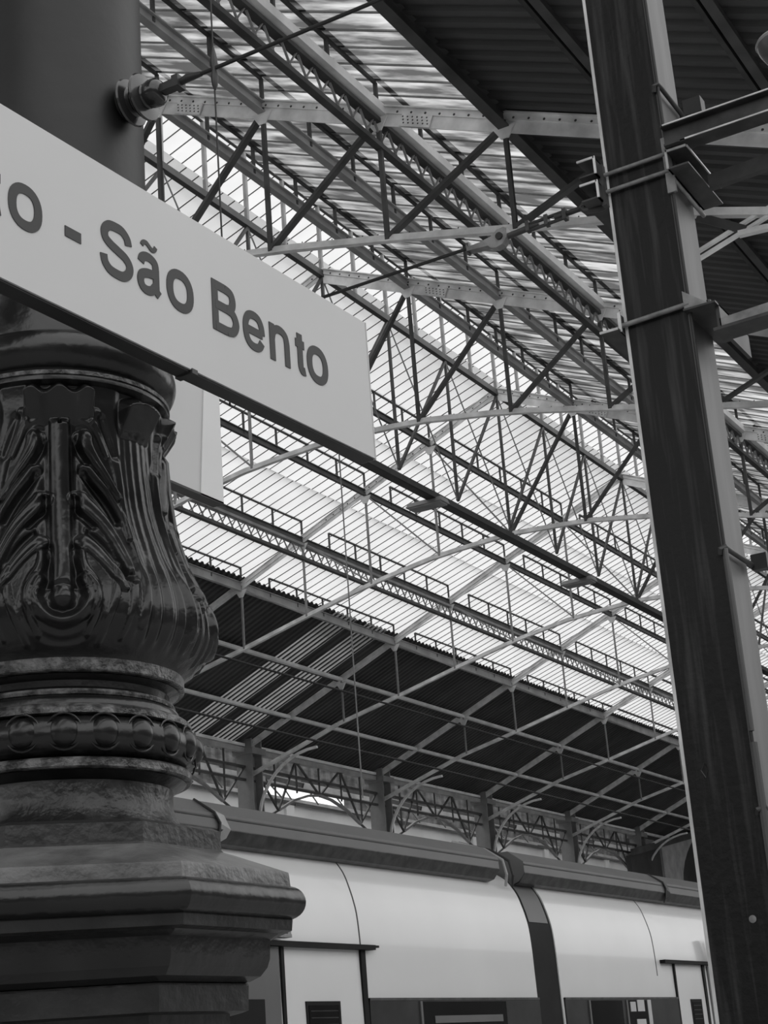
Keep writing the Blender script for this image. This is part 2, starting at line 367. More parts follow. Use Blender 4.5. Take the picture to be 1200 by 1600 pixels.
# ---------------------------------------------------------------- trusses
def truss_meshes():
    P = []   # (name, mesh, near_only)
    for s in (1, -1):
        mb = MB(); A = (0, Y0, rz(1)); B = (0, Y0*(1+s*EAV), rz(1+s*EAV))
        dp = .24 if s < 0 else .15; wd = .13 if s < 0 else .09
        mb.bar(A, B, .015, dp, up=(0,0,1), off=(0,.09-dp/2))
        mb.bar(A, B, wd, .016, up=(0,0,1), off=(0,.10)); mb.bar(A, B, .05, .085, up=(0,0,1), off=(0,.055))
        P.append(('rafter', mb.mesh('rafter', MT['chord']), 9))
    mb = MB(); pts = []
    N = 28
    ds = [(-.64) + 1.28*i/N for i in range(N+1)]
    for d in ds: pts.append((0, Y0*(1+d), lz(abs(d)) + .02*(1-abs(d))))
    for p, q in zip(pts, pts[1:]):
        mb.bar(p, q, .085, .02, off=(0,-.035)); mb.bar(p, q, .022, .085, off=(0,.01))
    for s in (1, -1): mb.bar((0, Y0*(1+s*.64), lz(.64)), (0, Y0*(1+s*EAV), CH+Y0*.577), .10, .09)
    P.append(('bottom_chord', mb.mesh('bottom_chord', MT['chord']), 9))
    for s in (1, -1):
        for i in range(0, 7):
            if i == 0 and s < 0: continue
            d = .125*i if i < 6 else .74; y = Y0*(1+s*d)
            m = MT['web'] if (s < 0 or i == 0) else MT['webl']  # web members darker on the near slope than on the far one
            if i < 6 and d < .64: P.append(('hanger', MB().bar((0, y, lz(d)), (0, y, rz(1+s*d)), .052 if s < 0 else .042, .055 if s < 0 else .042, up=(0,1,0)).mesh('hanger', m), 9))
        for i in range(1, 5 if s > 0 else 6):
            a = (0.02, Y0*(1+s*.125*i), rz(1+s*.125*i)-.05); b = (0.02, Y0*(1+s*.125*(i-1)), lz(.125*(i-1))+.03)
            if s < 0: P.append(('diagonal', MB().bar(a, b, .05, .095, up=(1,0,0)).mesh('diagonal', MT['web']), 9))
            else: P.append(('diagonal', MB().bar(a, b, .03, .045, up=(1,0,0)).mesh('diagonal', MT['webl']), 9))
        for i in range(1, 6):    # gussets
            y = Y0*(1+s*.125*i); z = rz(1+s*.125*i)
            mb = MB().add([(-.035,y-.15,z-.08),(-.035,y+.15,z-.08),(-.035,y+.05,z-.25),(-.035,y-.05,z-.25),(-.015,y-.15,z-.08),(-.015,y+.15,z-.08),(-.015,y+.05,z-.25),(-.015,y-.05,z-.25)],
               [(0,1,2,3),(4,7,6,5),(0,4,5,1),(1,5,6,2),(2,6,7,3),(3,7,4,0)])
            P.append(('gusset_plate', mb.mesh('gusset_plate', MT['chord']), 9))
        # splice plates and quarter-arch bracket to the column
        for d in (.165, .415):
            if s > 0: continue
            y = Y0*(1+s*d); z = rz(1+s*d)
            mb = MB().bar((-.04, y-s*.2, z-.075+PIT*.2), (-.04, y+s*.2, z-.075-PIT*.2), .02, .17); P.append(('splice_plate', mb.mesh('splice_plate', MT['chord']), 9))
        c = []
        y1, z1 = Y0*(1+s*.69), CH+Y0*.610; y0, z0 = Y0*(1+s*.832), CH+Y0*.48
        for i in range(11):
            a = pi/2*i/10; c.append((0, y1 + (y0-y1)*(sin(a)), z0 + (z1-z0)*(cos(a)**1.0)))
        mb = MB()
        for p, q in zip(c, c[1:]): mb.bar(p, q, .08, .06)
        P.append(('arched_bracket', mb.mesh('arched_bracket', MT['chord']), 9))
    # knee strut towards the near columns
    for dz in (0, .09): P.append(('knee_strut', MB().bar((.0, 4.75, 8.06+dz+CH), (.0, 3.0, 8.60+dz+CH), .05, .035).mesh('knee_strut', MT['chord']), 1))
    P.append(('knee_plate', MB().bar((-.02, 4.6, 8.58+CH), (-.02, 4.1, 8.25+CH), .02, .10).mesh('knee_plate', MT['web']), 1))
    # rivets on the rafters
    mb = MB()
    for s in (1, -1):
        n = 60 if s < 0 else 24
        for i in range(1, n):
            d = EAV*i/60; y = Y0*(1+s*d); z = rz(1+s*d)+.045
            for dx in (-.026,):
                r = .018
                vs = [(dx, y+r*cos(a*pi/3), z+r*sin(a*pi/3)) for a in range(6)] + [(dx-.012, y, z)]
                mb.add(vs, [(j, (j+1) % 6, 6) for j in range(6)])
    for d in (.165, .415):
        for s in (-1,):
            for i in range(-2, 4):
                for j in (-1, 0, 1):
                    y = Y0*(1+s*d)+i*.065-.03; z = rz(1+s*d)-.075+j*.045-PIT*s*(i*.065-.03)
                    vs = [(-.051, y+.012*cos(a*pi/3), z+.012*sin(a*pi/3)) for a in range(6)] + [(-.062, y, z)]
                    mb.add(vs, [(q, (q+1) % 6, 6) for q in range(6)])
    mb2 = MB()
    for i in range(-40, 1):
        d = i*.64/40; y = Y0*(1+d); z = lz(abs(d))+.05
        vs = [(-.066, y+.01*cos(a*pi/3), z+.01*sin(a*pi/3)) for a in range(6)] + [(-.074, y, z)]
        mb.add(vs, [(q, (q+1) % 6, 6) for q in range(6)])
    P.append(('rivets', mb.mesh('rivets', MT['web']), 3))
    return P
PT = truss_meshes()
NTH = ['nearest roof truss, its pale riveted rafter crossing the top of the picture', 'second roof truss, its riveted rafter starting just above the sign corner',
       'third roof truss, its arched chord ending behind the post', 'fourth roof truss, standing on the leftmost visible far column', 'fifth roof truss, ending on the second visible far column',
       'sixth roof truss, ending on the third visible far column', 'seventh roof truss, ending on the fourth visible far column', 'eighth roof truss, farthest one against the dark end wall']
for k in range(8):
    t = thing('roof_truss', NTH[k], 'roof truss', (XT(k), 0, 0), 'iron trusses of the train shed')
    for nm, me, lim in PT:
        if k < lim:
            o = link(me, nm, t)
            if nm == 'rivets': o['kind'] = 'stuff'

# ---------------------------------------------------------------- far column row and its arcade
colb = MB(); colb.box((-.05, -.2, 0), (.05, .2, 0.577*Y0+CH+.95)); 
colb2 = MB().box((-.25, -.25, 0), (-.21, .25, .577*Y0+CH+.95)).box((.21, -.25, 0), (.25, .25, .577*Y0+CH+.95)).box((-.21, -.03, 0), (.21, .03, .577*Y0+CH+.95))
cme = colb2.mesh('shaft', MT['colfar']); cap = MB().box((-.33, -.33, rz(1.85)-.25), (.33, .33, rz(1.85)-.08)).mesh('cap_plate', MT['colfar'])
CN = ['far grey column beside the black pedestal', 'far grey column behind the middle of the first carriage roof', 'far grey column above the gap between carriages', 'far grey column right of the carriage gap', 'far grey column farthest right in the shade', 'far grey column hidden mostly by the post']
for i, k in enumerate(range(3, 8)):
    t = thing('shed_column', CN[i], 'column', (XT(k), YF, 0), 'grey columns of the far row')
    link(cme, 'shaft', t); link(cap, 'cap_plate', t)
    bs = MB().box((-.35, -.35, 0), (.35, .35, .3)).build('base', MT['colfar'], t)
AL = ['left of the first far column', 'between first and second far columns', 'between second and third far columns', 'between third and fourth far columns', 'between fourth and fifth far columns', 'beyond the fifth far column']
am = None
for i, k in enumerate(range(2, 7)):
    x0 = XT(k)
    t = thing('arcade_girder', 'lattice arcade girder with flat arch ' + AL[i], 'girder', (x0, YF, 0), 'girders along the far column row')
    if am is None:
        am = []
        zc = CH
        arch = [(0,6.2),(.5,6.5),(1.3,6.98),(2.1,7.33),(2.9,7.54),(3.5,7.6),(4.1,7.54),(4.9,7.33),(5.7,6.98),(6.5,6.5),(BAY,6.2)]
        # arch rises from springers 1.3 m off each column, V struts tie it back
        a1 = [p for p in arch if 1.2 < p[0] < 5.8]
        mb = MB()
        for p, q in zip(a1, a1[1:]): mb.bar((p[0], 0, p[1]+zc), (q[0], 0, q[1]+zc), .09, .06)
        am.append(('arch', mb.mesh('arch', MT['webl'])))
        for (p, q) in (((1.3,6.98),(.25,8.0)), ((1.3,6.98),(2.3,8.45)), ((1.3,6.98),(.25,6.55)), ((5.7,6.98),(6.75,8.0)), ((5.7,6.98),(4.7,8.45)), ((5.7,6.98),(6.75,6.55)), ((3.5,7.6),(2.3,8.45)), ((3.5,7.6),(4.7,8.45))):
            am.append(('strut', MB().bar((p[0], 0, p[1]+zc), (q[0], 0, q[1]+zc), .05, .05).mesh('strut', MT['purd'])))
        for x in (1.2, 2.3, 3.5, 4.7, 5.8):
            am.append(('hanger', MB().bar((x, 0, 7.1+zc+(.45 if 2 < x < 5 else 0)), (x, 0, 8.5+zc), .04, .04).mesh('hanger', MT['purd'])))
        am.append(('top_chord', MB().box((0, -.08, 8.38+zc), (BAY, .08, 8.5+zc)).mesh('top_chord', MT['pur'])))
        am.append(('middle_chord', MB().box((0, -.04, 7.96+zc), (BAY, .04, 8.03+zc)).mesh('middle_chord', MT['purd'])))
        am.append(('lower_chord', MB().box((0, -.04, 7.62+zc), (BAY, .04, 7.68+zc)).mesh('lower_chord', MT['purd'])))
    for nm, me in am: link(me, nm, t)
# beams and braces of the neighbouring roof behind the arcade
for i, (y, z, nm) in enumerate(((26.6, 8.2, 'nearest the columns'), (28.2, 8.75, 'in the middle'), (29.8, 9.3, 'nearest the white wall'))):
    o = MB().box((14, y-.06, z+CH), (79, y+.06, z+CH+.14)).build('side_aisle_rail', MT['pur'] if i < 2 else MT['webl']); tag(o, 'grey rail of the side aisle roof, ' + nm, 'roof beam')
for i, k in enumerate(range(2, 8)):
    x = XT(k)+BAY*.45
    mb = MB().bar((x, 25.3, 7.9+CH), (x, 30.9, 9.9+CH), .08, .14).bar((x, 25.6, 7.4+CH), (x, 30.9, 9.0+CH), .05, .07)
    for j in range(5): y = 26+1.05*j; mb.bar((x, y, 7.5+CH+(y-25.6)*.3), (x, y+.55, 8.1+CH+(y-25.6)*.36), .04, .04)
    o = mb.build('aisle_truss', MT['purd']); tag(o, 'small light truss of the side aisle behind arcade bay ' + ['left of the first far column', 'right of the first far column', 'right of the second far column', 'right of the third far column', 'right of the fourth far column', 'beyond the last far column'][i], 'roof truss', 'side aisle trusses')
# pale wall with a curved edge at the dark end of the shed
t = thing('end_screen_wall', 'pale wall piece with a curved edge at dark far end, left of the post', 'wall', (0, 24.35, 0))
def xz(poly, y0, y1):
    n = len(poly); return MB().add([(x, y0, z) for x, z in poly] + [(x, y1, z) for x, z in poly], [tuple(range(n)), tuple(reversed(range(n, 2*n)))] + [(i, i+n, (i+1) % n+n, (i+1) % n) for i in range(n)])
xz([(66.4, 0), (66.1, 8.1+CH), (70.4, 8.7+CH), (69.7, 8.3+CH), (69.2, 7.95+CH), (68.7, 7.5+CH), (68.35, 7.0+CH), (68.2, 6.4+CH), (68.2, 0)], 0, .3).build('pale_panel', MT['pur'], t)
xz([(62.8, 0), (62.8, 7.4+CH), (66.3, 8.1+CH), (66.3, 0)], .1, .3).build('side_panel', MT['stone'], t)
xz([(68.0, 0), (68.0, 8.2+CH), (74.5, 9.4+CH), (74.5, 0)], .35, .6).build('recess_shade', MT['stone'], t)  # dark panel standing in for the shadowed recess
xz([(62.6, 7.35+CH), (62.6, 7.6+CH), (73.5, 9.5+CH), (73.5, 9.2+CH)], -.12, .0).build('sloping_coping', MT['purd'], t)
# ---------------------------------------------------------------- overhead line over the tracks
for i, (y, z, lab) in enumerate(((16.0, 6.95, 'upper thin black overhead wire in front of the dark far slope'), (16.0, 5.85, 'lower thin black overhead wire in front of the dark far slope'))):
    o = MB().tube([(XA, y, z+CH-.1), (30, y, z+CH+.05), (79, y, z+CH)], .022, 6).build('overhead_wire', MT['wire']); tag(o, lab, 'wire')

# ================================================================ cast iron column with acanthus pedestal
CX, CY = 2.4, 2.04
VD = math.degrees(math.atan2(-CY, -CX))              # bearing from the column towards the platform edge side we stand on
colm = thing('iron_column', 'black cast iron column on a carved acanthus pedestal, left foreground', 'column', (CX, CY, CH))
# shaft
MB().lathe([(.19, 7.2), (.189, 3.0), (.19, 1.56), (.192, 1.54)], 96).build('shaft', MT['shaft'], colm, smooth=True)
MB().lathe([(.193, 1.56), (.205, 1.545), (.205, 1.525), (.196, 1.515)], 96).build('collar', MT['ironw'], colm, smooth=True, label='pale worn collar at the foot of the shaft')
# base ring: cavetto then torus then lip
def arc(cr, cz, r, a0, a1, n=10): return [(cr + r*cos(radians(a0+(a1-a0)*i/n)), cz + r*sin(radians(a0+(a1-a0)*i/n))) for i in range(n+1)]
prof = [(.15, 1.53), (.19, 1.515), (.192, 1.47), (.197, 1.44), (.205, 1.42)] + arc(.195, 1.342, .044, 75, -62, 14) + [(.219, 1.296), (.222, 1.29), (.222, 1.276), (.210, 1.27), (.19, 1.265)]
MB().lathe(prof, 128).build('ring_moulding', MT['iron'], colm, smooth=True)
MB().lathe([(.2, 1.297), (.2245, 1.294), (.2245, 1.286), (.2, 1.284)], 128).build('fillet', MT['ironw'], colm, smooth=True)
# carved vase
PZ = [(.728,.222),(.739,.237),(.758,.258),(.789,.275),(.82,.282),(.852,.279),(.892,.267),(.932,.248),(.986,.228),(1.039,.213),(1.12,.203),(1.189,.199),(1.26,.203),(1.285,.21)]
zz = np.array([a for a, b in PZ]); rr = np.array([b for a, b in PZ])
def rprof(z):
    # smooth interpolation
    zs = np.linspace(zz[0], zz[-1], 400); rs = np.interp(zs, zz, rr); kk = np.ones(25)/25
    pad = np.r_[np.full(12, rs[0]), rs, np.full(12, rs[-1])]; return np.interp(z, zs, np.convolve(pad, kk, 'valid'))
NT, NZ = 120, 260
MAIN = [  # (points (deg, z)), width start, width end, height
 ([(12,1.163),(13.5,1.145),(17,1.122),(23,1.087),(28.5,1.045)], .0155, .004, .014),
 ([(12.5,1.099),(18,1.077),(24,1.050),(29,1.005),(30,.96)], .0115, .004, .010),
 ([(8.5,1.034),(15.0,1.010),(21,.977),(25,.93),(27,.87)], .017, .006, .013),
 ([(9.0,.945),(12.5,.934),(16.5,.908),(20,.878),(23,.855)], .014, .007, .013),
 ([(6.8,.925),(7.3,.893),(11.3,.869),(13,.835),(12,.80),(9,.768)], .0095, .005, .010),
 ([(8,.866),(11.2,.845),(10.6,.819),(6.5,.799),(0,.789)], .011, .011, .012),
 ([(19,1.215),(23,1.190),(27,1.150),(30.5,1.10),(31.5,1.04),(32,.98),(33.5,.92),(33,.86),(30,.79)], .010, .008, .008),
 ([(21.5,.90),(20,.85),(17,.80),(14,.755)], .008, .005, .006),
 ([(27,.87),(26,.82),(23,.765)], .008, .004, .006),
 ([(13,1.205),(18,1.19),(20.5,1.165),(24,1.13)], .008, .004, .008),
]
GRO = [([(10.5,1.178),(8.8,1.155),(10.5,1.128),(13,1.112)], .006, .009), ([(11.5,1.092),(16,1.062),(22,1.032),(26,.995)], .007, .011), ([(22.3,1.207),(25,1.176),(29,1.135)], .008, .012),
 ([(6.6,1.04),(6.8,1.015),(11,.992),(14,.98)], .006, .009), ([(12.5,.966),(17.5,.944),(21.5,.912),(24.5,.878),(27,.88)], .0075, .013), ([(5.0,.93),(4.6,.87),(7,.835)], .008, .010)]
def seg_d(T, Z, R, pts):
    """distance on the surface to a polyline and the position along it"""
    best = np.full(T.shape, 9.); par = np.zeros(T.shape); n = len(pts)-1
    for i in range(n):
        (a, za), (b, zb) = pts[i], pts[i+1]
        ax = np.radians(T-a)*R; az = Z-za; bx = radians(b-a)*R; bz = zb-za
        t = np.clip((ax*bx+az*bz)/(bx*bx+bz*bz+1e-12), 0, 1); d = np.hypot(ax-t*bx, az-t*bz)
        m = d < best; best = np.where(m, d, best); par = np.where(m, (i+t)/n, par)
    return best, par
def dens(p):   # rounder polylines
    for _ in range(2):
        q = [p[0]]
        for a, b in zip(p, p[1:]): q += [(a[0]*.75+b[0]*.25, a[1]*.75+b[1]*.25), (a[0]*.25+b[0]*.75, a[1]*.25+b[1]*.75)]
        p = q + [p[-1]]
    return p
def sm(x, a, b):
    t = np.clip((x-a)/(b-a), 0, 1); return t*t*(3-2*t)
def h_main(T, Z, R):
    A = np.abs(T)
    h = .006*sm(A, 35, 29)*sm(Z, .74, .80) + 0*T
    d = np.radians(A)*R
    mid = .015*np.sqrt(np.clip(1-(d/.0185)**2, 0, 1))*sm(Z, .806, .83)*sm(Z, 1.245, 1.21)
    h = h - .006*np.exp(-((d-.028)/.008)**2)*sm(Z, .83, .87)*sm(Z, 1.22, 1.18) + mid
    for pts, w0, w1, hh in MAIN:
        dd, pr = seg_d(A, Z, R, dens(pts)); w = 1.22*(w0+(w1-w0)*pr); u = dd/w
        h = np.maximum(h, .004+hh*np.sqrt(np.clip(1-u*u, 0, 1))*(u < 1)) if False else h + np.where(u < 1, hh*np.sqrt(np.clip(1-u*u, 0, 1))*(1-.22*np.exp(-(u/.3)**2)*(w0 > .012))*.8, 0)
    for pts, w, dp in GRO:
        dd, pr = seg_d(A, Z, R, dens(pts)); h = h - dp*np.exp(-(dd/w)**2)
    # bowl under the midrib
    dd = np.hypot(np.radians(T)*R, (Z-.826)*1.0); h = h + .009*np.exp(-((dd-.040)/.010)**2)*(Z < .85)*1.0 - .006*np.exp(-((dd-.026)/.008)**2)
    for off, z0 in ((.060, .82), (.078, .81)):
        h = h + .004*np.exp(-((dd-off)/.006)**2)*sm(Z, .86, .80)
    # leaf tip curling outwards: the underside leans out to a wavy lip
    zl = 1.250 + .007*np.cos(np.radians(A)*2*pi/radians(13)); q = np.clip((Z-1.192)/(zl-1.192), 0, 1)
    tip = .036*q**.8*np.where(Z <= zl, 1, sm(Z, zl+.022, zl-.004))*(sm(A, 18.5, 15.5)+.0)
    tip = np.maximum(tip - .005*np.exp(-((A-9.5)/2)**2)*q, 0)
    keep = sm(Z, 1.205, 1.188)*sm(A, 0, 1) + sm(A, 14.5, 17.5); keep = np.clip(keep + (Z < 1.188), 0, 1)
    h = h*keep + tip
    fade = sm(Z, .735, .755)*sm(Z, 1.283, 1.268)
    return h*fade
def h_sec(T, Z, R):
    A = np.abs(T); h = 0*T
    for c, w, hh in ((0, .008, .009), (5.2, .0065, .007), (9.5, .006, .006), (13.5, .0055, .005), (17.5, .005, .004)):
        cc = c*(1+.35*sm(Z, .95, .80)); d = np.radians(A-cc)*R; h = h + .62*hh*np.exp(-(d/(w*1.25))**2)*sm(Z, .74, .80)*sm(Z, 1.22, 1.17)
    h = h + .002*np.sin(np.radians(A)*R/.0042)*sm(Z, .98, .88)*sm(Z, .745, .78)
    zl = 1.247 - .012*(A/11)**2; q = np.clip((Z-1.178)/(zl-1.178), 0, 1)
    tip = .038*q**.9*np.where(Z <= zl, 1, sm(Z, zl+.022, zl-.004))*sm(A, 12.5, 9.5)
    h = h*np.clip(sm(Z, 1.205, 1.178)+sm(A, 10, 13), 0, 1) + tip
    return h*sm(Z, .735, .755)*sm(Z, 1.283, 1.268)
def hfield(T, Z, R):
    """T in degrees round the whole vase; principal leaves every 90, ribbed leaves between"""
    Tm = (T+45) % 90 - 45; Ts = (T) % 90 - 45
    hm = h_main(Tm, Z, R); hs = h_sec(Ts, Z, R); wgt = sm(np.abs(Tm), 36, 30)
    return hm*np.where(np.abs(Tm) < 36, 1, wgt) + hs*sm(np.abs(Ts), 21, 13)
def leaf_mesh(name, c, half):
    nt = int(NT*half/22.5); th = np.linspace(c-half, c+half, nt+1); z = np.linspace(.728, 1.285, NZ+1)
    T, Z = np.meshgrid(th, z); R = rprof(Z); Rr = R + hfield(T, Z, R)
    a = np.radians(T-c); X = Rr*np.cos(a); Y = Rr*np.sin(a)
    vs = np.stack([X, Y, Z], -1).reshape(-1, 3); fs = []; w = nt+1
    for i in range(NZ):
        for j in range(nt): k = i*w+j; fs.append((k, k+1, k+w+1, k+w))
    me = bpy.data.meshes.new(name); me.from_pydata(vs.tolist(), [], fs); me.materials.append(MT['iron'])
    for p in me.polygons: p.use_smooth = True
    return me
lm = leaf_mesh('acanthus_leaf', 0, 29); ls = leaf_mesh('ribbed_leaf', 45, 16)
MB().lathe([(r-.02, z) for z, r in reversed(PZ)], 64).build('vase_core', MT['iron'], colm, smooth=True)
for i in range(4):
    link(lm, 'acanthus_leaf', colm, rot=(0, 0, radians(VD+1.3+90*i))); link(ls, 'ribbed_leaf', colm, rot=(0, 0, radians(VD+46.3+90*i)))
# lip, neck rings, bead band
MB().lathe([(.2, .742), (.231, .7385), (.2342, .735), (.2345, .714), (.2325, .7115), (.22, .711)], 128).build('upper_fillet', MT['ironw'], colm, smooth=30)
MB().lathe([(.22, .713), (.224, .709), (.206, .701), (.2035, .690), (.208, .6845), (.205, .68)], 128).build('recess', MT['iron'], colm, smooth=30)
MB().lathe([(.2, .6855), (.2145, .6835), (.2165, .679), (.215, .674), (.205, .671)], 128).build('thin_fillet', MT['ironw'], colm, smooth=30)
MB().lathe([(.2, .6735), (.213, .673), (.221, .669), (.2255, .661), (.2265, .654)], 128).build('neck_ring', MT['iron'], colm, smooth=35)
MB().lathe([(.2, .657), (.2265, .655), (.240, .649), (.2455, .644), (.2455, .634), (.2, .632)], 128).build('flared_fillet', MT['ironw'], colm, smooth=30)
prof = [(.2, .642)] + arc(.222, .597, .036, 80, -72, 14) + [(.2, .556)]
MB().lathe(prof, 128).build('bead_band', MT['iron'], colm, smooth=True)
bm = bmesh.new(); bmesh.ops.create_uvsphere(bm, u_segments=20, v_segments=14, radius=1.)
for v in bm.verts: v.co = Vector((v.co.x*.020, v.co.y*.0265, v.co.z*.027))
bmesh.ops.recalc_face_normals(bm, faces=bm.faces); bme = bpy.data.meshes.new('bead'); bm.to_mesh(bme); bm.free(); bme.materials.append(MT['iron'])
for p in bme.polygons: p.use_smooth = True
rimb = MB(); ring = [(cos(a)*.031, sin(a)*.031) for a in [2*pi*k/20 for k in range(21)]]
rimb.tube([(.0, y*1.0, z*1.05) for y, z in ring], .0019, 6, caps=False); rim = rimb.mesh('bead_rim', MT['iron'], smooth=True)
for i in range(22):
    a = radians(VD+1.4+360/22*i)
    b = link(bme, 'bead', colm, (cos(a)*.2475, sin(a)*.2475, .599), (0, 0, a)); link(rim, 'bead_rim', b, (.0035, 0, 0))
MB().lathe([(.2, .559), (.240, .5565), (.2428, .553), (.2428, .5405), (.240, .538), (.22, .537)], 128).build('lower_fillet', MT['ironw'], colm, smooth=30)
MB().lathe([(.22, .539), (.232, .5365), (.216, .527), (.205, .523), (.2, .52)], 128).build('recess', MT['iron'], colm, smooth=30)
prof = [(.19, .53), (.207, .523), (.2065, .505), (.207, .49), (.211, .475), (.219, .461), (.232, .448), (.244, .441), (.244, .43)]
MB().lathe(prof, 128).build('scotia', mat('streaked_iron_paint', .05, .36, .7, 10, bump=.5, bscale=45, ramp=(.42, .62)), colm, smooth=True)
# octagonal plinth (apothem, z)
def octo(prof, name, m, **k):
    pr = [(a/cos(pi/8), z) for a, z in prof]
    return MB().lathe(pr, 8, phase=pi/8).build(name, m, colm, smooth=20, **k)
octo([(.20, .446), (.262, .443), (.275, .436), (.2765, .402), (.28, .398)], 'top_slab', MT['ironb'])
octo([(.27, .402), (.30, .390), (.388, .352), (.389, .347), (.391, .322), (.37, .320)], 'sloping_slab', mat('dusty_lit_iron', .12, .33, .35, 14, bump=.25, bscale=50))  # dusty slope, its colour lightened further for the light falling on it
octo([(.36, .326)] + arc(.386, .2985, .029, 78, -78, 12) + [(.36, .268)], 'octagonal_torus', MT['iron'])
octo([(.36, .274), (.3895, .272), (.391, .268), (.389, .250), (.37, .247)], 'lower_slab', MT['ironb'])
octo([(.37, .250), (.362, .244), (.352, .238), (.350, .205), (.345, .190), (.333, .176), (.315, .168), (.30, .166)], 'octagonal_ovolo', MT['iron'])
octo([(.29, .168), (.311, .166), (.3125, .162), (.3105, .120), (.30, .117)], 'lower_block', MT['ironb'])
octo([(.28, .12), (.279, .117), (.279, -1.0), (.34, -1.05), (.34, -1.25), (.42, -1.3), (.42, -1.6)], 'pedestal', MT['ironb'])

# ================================================================ station name sign
A_ = Vector((1.6888, 1.5414, 0)); B_ = Vector((2.73, 1.5023, 0)); e_ = (B_-A_).normalized(); yaw = math.atan2(e_.y, e_.x)
sg = thing('station_sign', 'long pale station name sign with black lettering, in front of the black column', 'sign', (A_.x, A_.y, CH), rot=(0, 0, yaw))
MB().box((-1.15, 0, 1.160), (1.0415, .034, 1.4575)).build('panel', MT['sign'], sg)
MB().box((-1.15, .004, 1.1565), (1.0405, .0345, 1.160)).build('dark_underside', MT['dark'], sg)  # thin black strip along the sign's underside
MB().box((1.0415, -.001, 1.158), (1.0445, .035, 1.4585)).build('end_cap', MT['sign'], sg)
MB().box((.455, -.002, 1.153), (.47, .036, 1.162)).build('latch', MT['galvd'], sg)
for x in (.35, .9): MB().box((x, .034, 1.36), (x+.04, .30 if x < .5 else .05, 1.40)).build('mount', MT['dark'], sg)
# letters: outlines made from constant-weight strokes, laid as thin raised vinyl on the face
def glyph(strokes, x, y, w_, h_, name, wt):
    """strokes: list of polylines in a unit cell 0..1 x 0..1 mapped to w_,h_ (outer size) with stroke weight wt"""
    mb = MB()
    for si_, pts in enumerate(strokes):
        T = .0014+.00006*si_
        closed = len(pts) > 2 and pts[0] == pts[-1]
        P = [Vector((x + wt/2 + p[0]*(w_-wt), y + wt/2 + p[1]*(h_-wt))) for p in pts]; n = len(P); L = []; Rr = []
        for i in range(n):
            if closed: a = P[(i-1) % (n-1)] if i else P[n-2]; b = P[(i+1) % (n-1)] if i < n-1 else P[1]
            else: a = P[max(i-1, 0)]; b = P[min(i+1, n-1)]
            d = (b-a).normalized(); nn = Vector((-d.y, d.x)); 
            c = 1.
            if 0 < i < n-1 or closed:
                d1 = (P[i]-a).normalized() if (P[i]-a).length > 1e-9 else d; c = max(.55, abs(nn.dot(Vector((-d1.y, d1.x)))))
            L.append(P[i]+nn*(wt/2/c)); Rr.append(P[i]-nn*(wt/2/c))
        for i in range(n-1):
            q = [L[i], L[i+1], Rr[i+1], Rr[i]]
            mb.add([(v.x, -T, v.y) for v in q] + [(v.x, -.0001, v.y) for v in q], [(0,1,2,3),(4,7,6,5),(0,4,5,1),(1,5,6,2),(2,6,7,3),(3,7,4,0)])
    return mb.build('letter', MT['letter'], sg)
def spl(pts, n=10):
    """Catmull-Rom through points"""
    P = [Vector(p) for p in pts]; closed = pts[0] == pts[-1]; out = []
    for i in range(len(P)-1):
        p1, p2 = P[i], P[i+1]; p0 = P[i-1] if i > 0 else (P[-2] if closed else P[0]); p3 = P[i+2] if i+2 < len(P) else (P[1] if closed else P[-1])
        for k in range(n):
            t = k/n; v = .5*((2*p1)+(p2-p0)*t+(2*p0-5*p1+4*p2-p3)*t*t+(3*p1-p0-3*p2+p3)*t*t*t); out.append((v.x, v.y))
    out.append(tuple(pts[-1])); 
    if closed: out[-1] = out[0]
    return out
def sup(n=32, a0=0, a1=360, cx=.5, cy=.5, rx=.5, ry=.5, p=2.3):
    o = []
    for i in range(n+1):
        a = radians(a0+(a1-a0)*i/n); c, s_ = cos(a), sin(a)
        o.append((cx+rx*math.copysign(abs(c)**(2/p), c), cy+ry*math.copysign(abs(s_)**(2/p), s_)))
    if abs(a1-a0) == 360: o[-1] = o[0]
    return o
WT = .0172; BL = 1.2605; XH = .0765; CPH = .099
G_o = [sup()]
def L_o(x, w=.074): return glyph(G_o, x, BL-.0015, w, XH+.003, 'o', WT)
L_o(.0165, .074)
# t (its foot and bar tip show at the frame edge)
T_ = [[(.42, 1.02), (.42, .2)] , spl([(.42,.24),(.46,.08),(.66,.0),(1.0,.02)], 8), [(-.15,.735),(1.0,.735)]]
glyph(T_, -.036, BL, .044, .092, 't', WT*.98)
glyph([[(0,.5),(1,.5)]], .142-.0092, BL+.0265, .0375+.0185, .0185, 'dash', .0185)
S_ = [spl([(.955,.74),(.90,.88),(.72,.985),(.48,1.0),(.22,.965),(.06,.83),(.08,.67),(.28,.575),(.55,.51),(.84,.43),(.985,.29),(.93,.13),(.74,.02),(.48,0),(.22,.03),(.05,.14),(0,.30)], 6)]
glyph(S_, .225, BL-.002, .083, .103, 'S', WT)
a_ = [spl([(.06,.76),(.14,.92),(.36,1.0),(.60,.985),(.78,.90),(.82,.72)], 6), [(.82,.76),(.82,.22)], spl([(.82,.26),(.84,.10),(.98,.0)], 5),
      spl([(.82,.60),(.62,.545),(.36,.51),(.10,.41),(.02,.22),(.12,.05),(.34,0),(.60,.06),(.80,.24)], 6)]
glyph(a_, .3165, BL-.0015, .067, XH+.003, 'a', WT*.95)
glyph([spl([(0,.1),(.10,.75),(.32,.95),(.5,.55),(.7,.1),(.9,.3),(1,1)], 6)], .327, BL+XH+.006, .045, .018, 'tilde', .0085)
L_o(.3945, .0735)
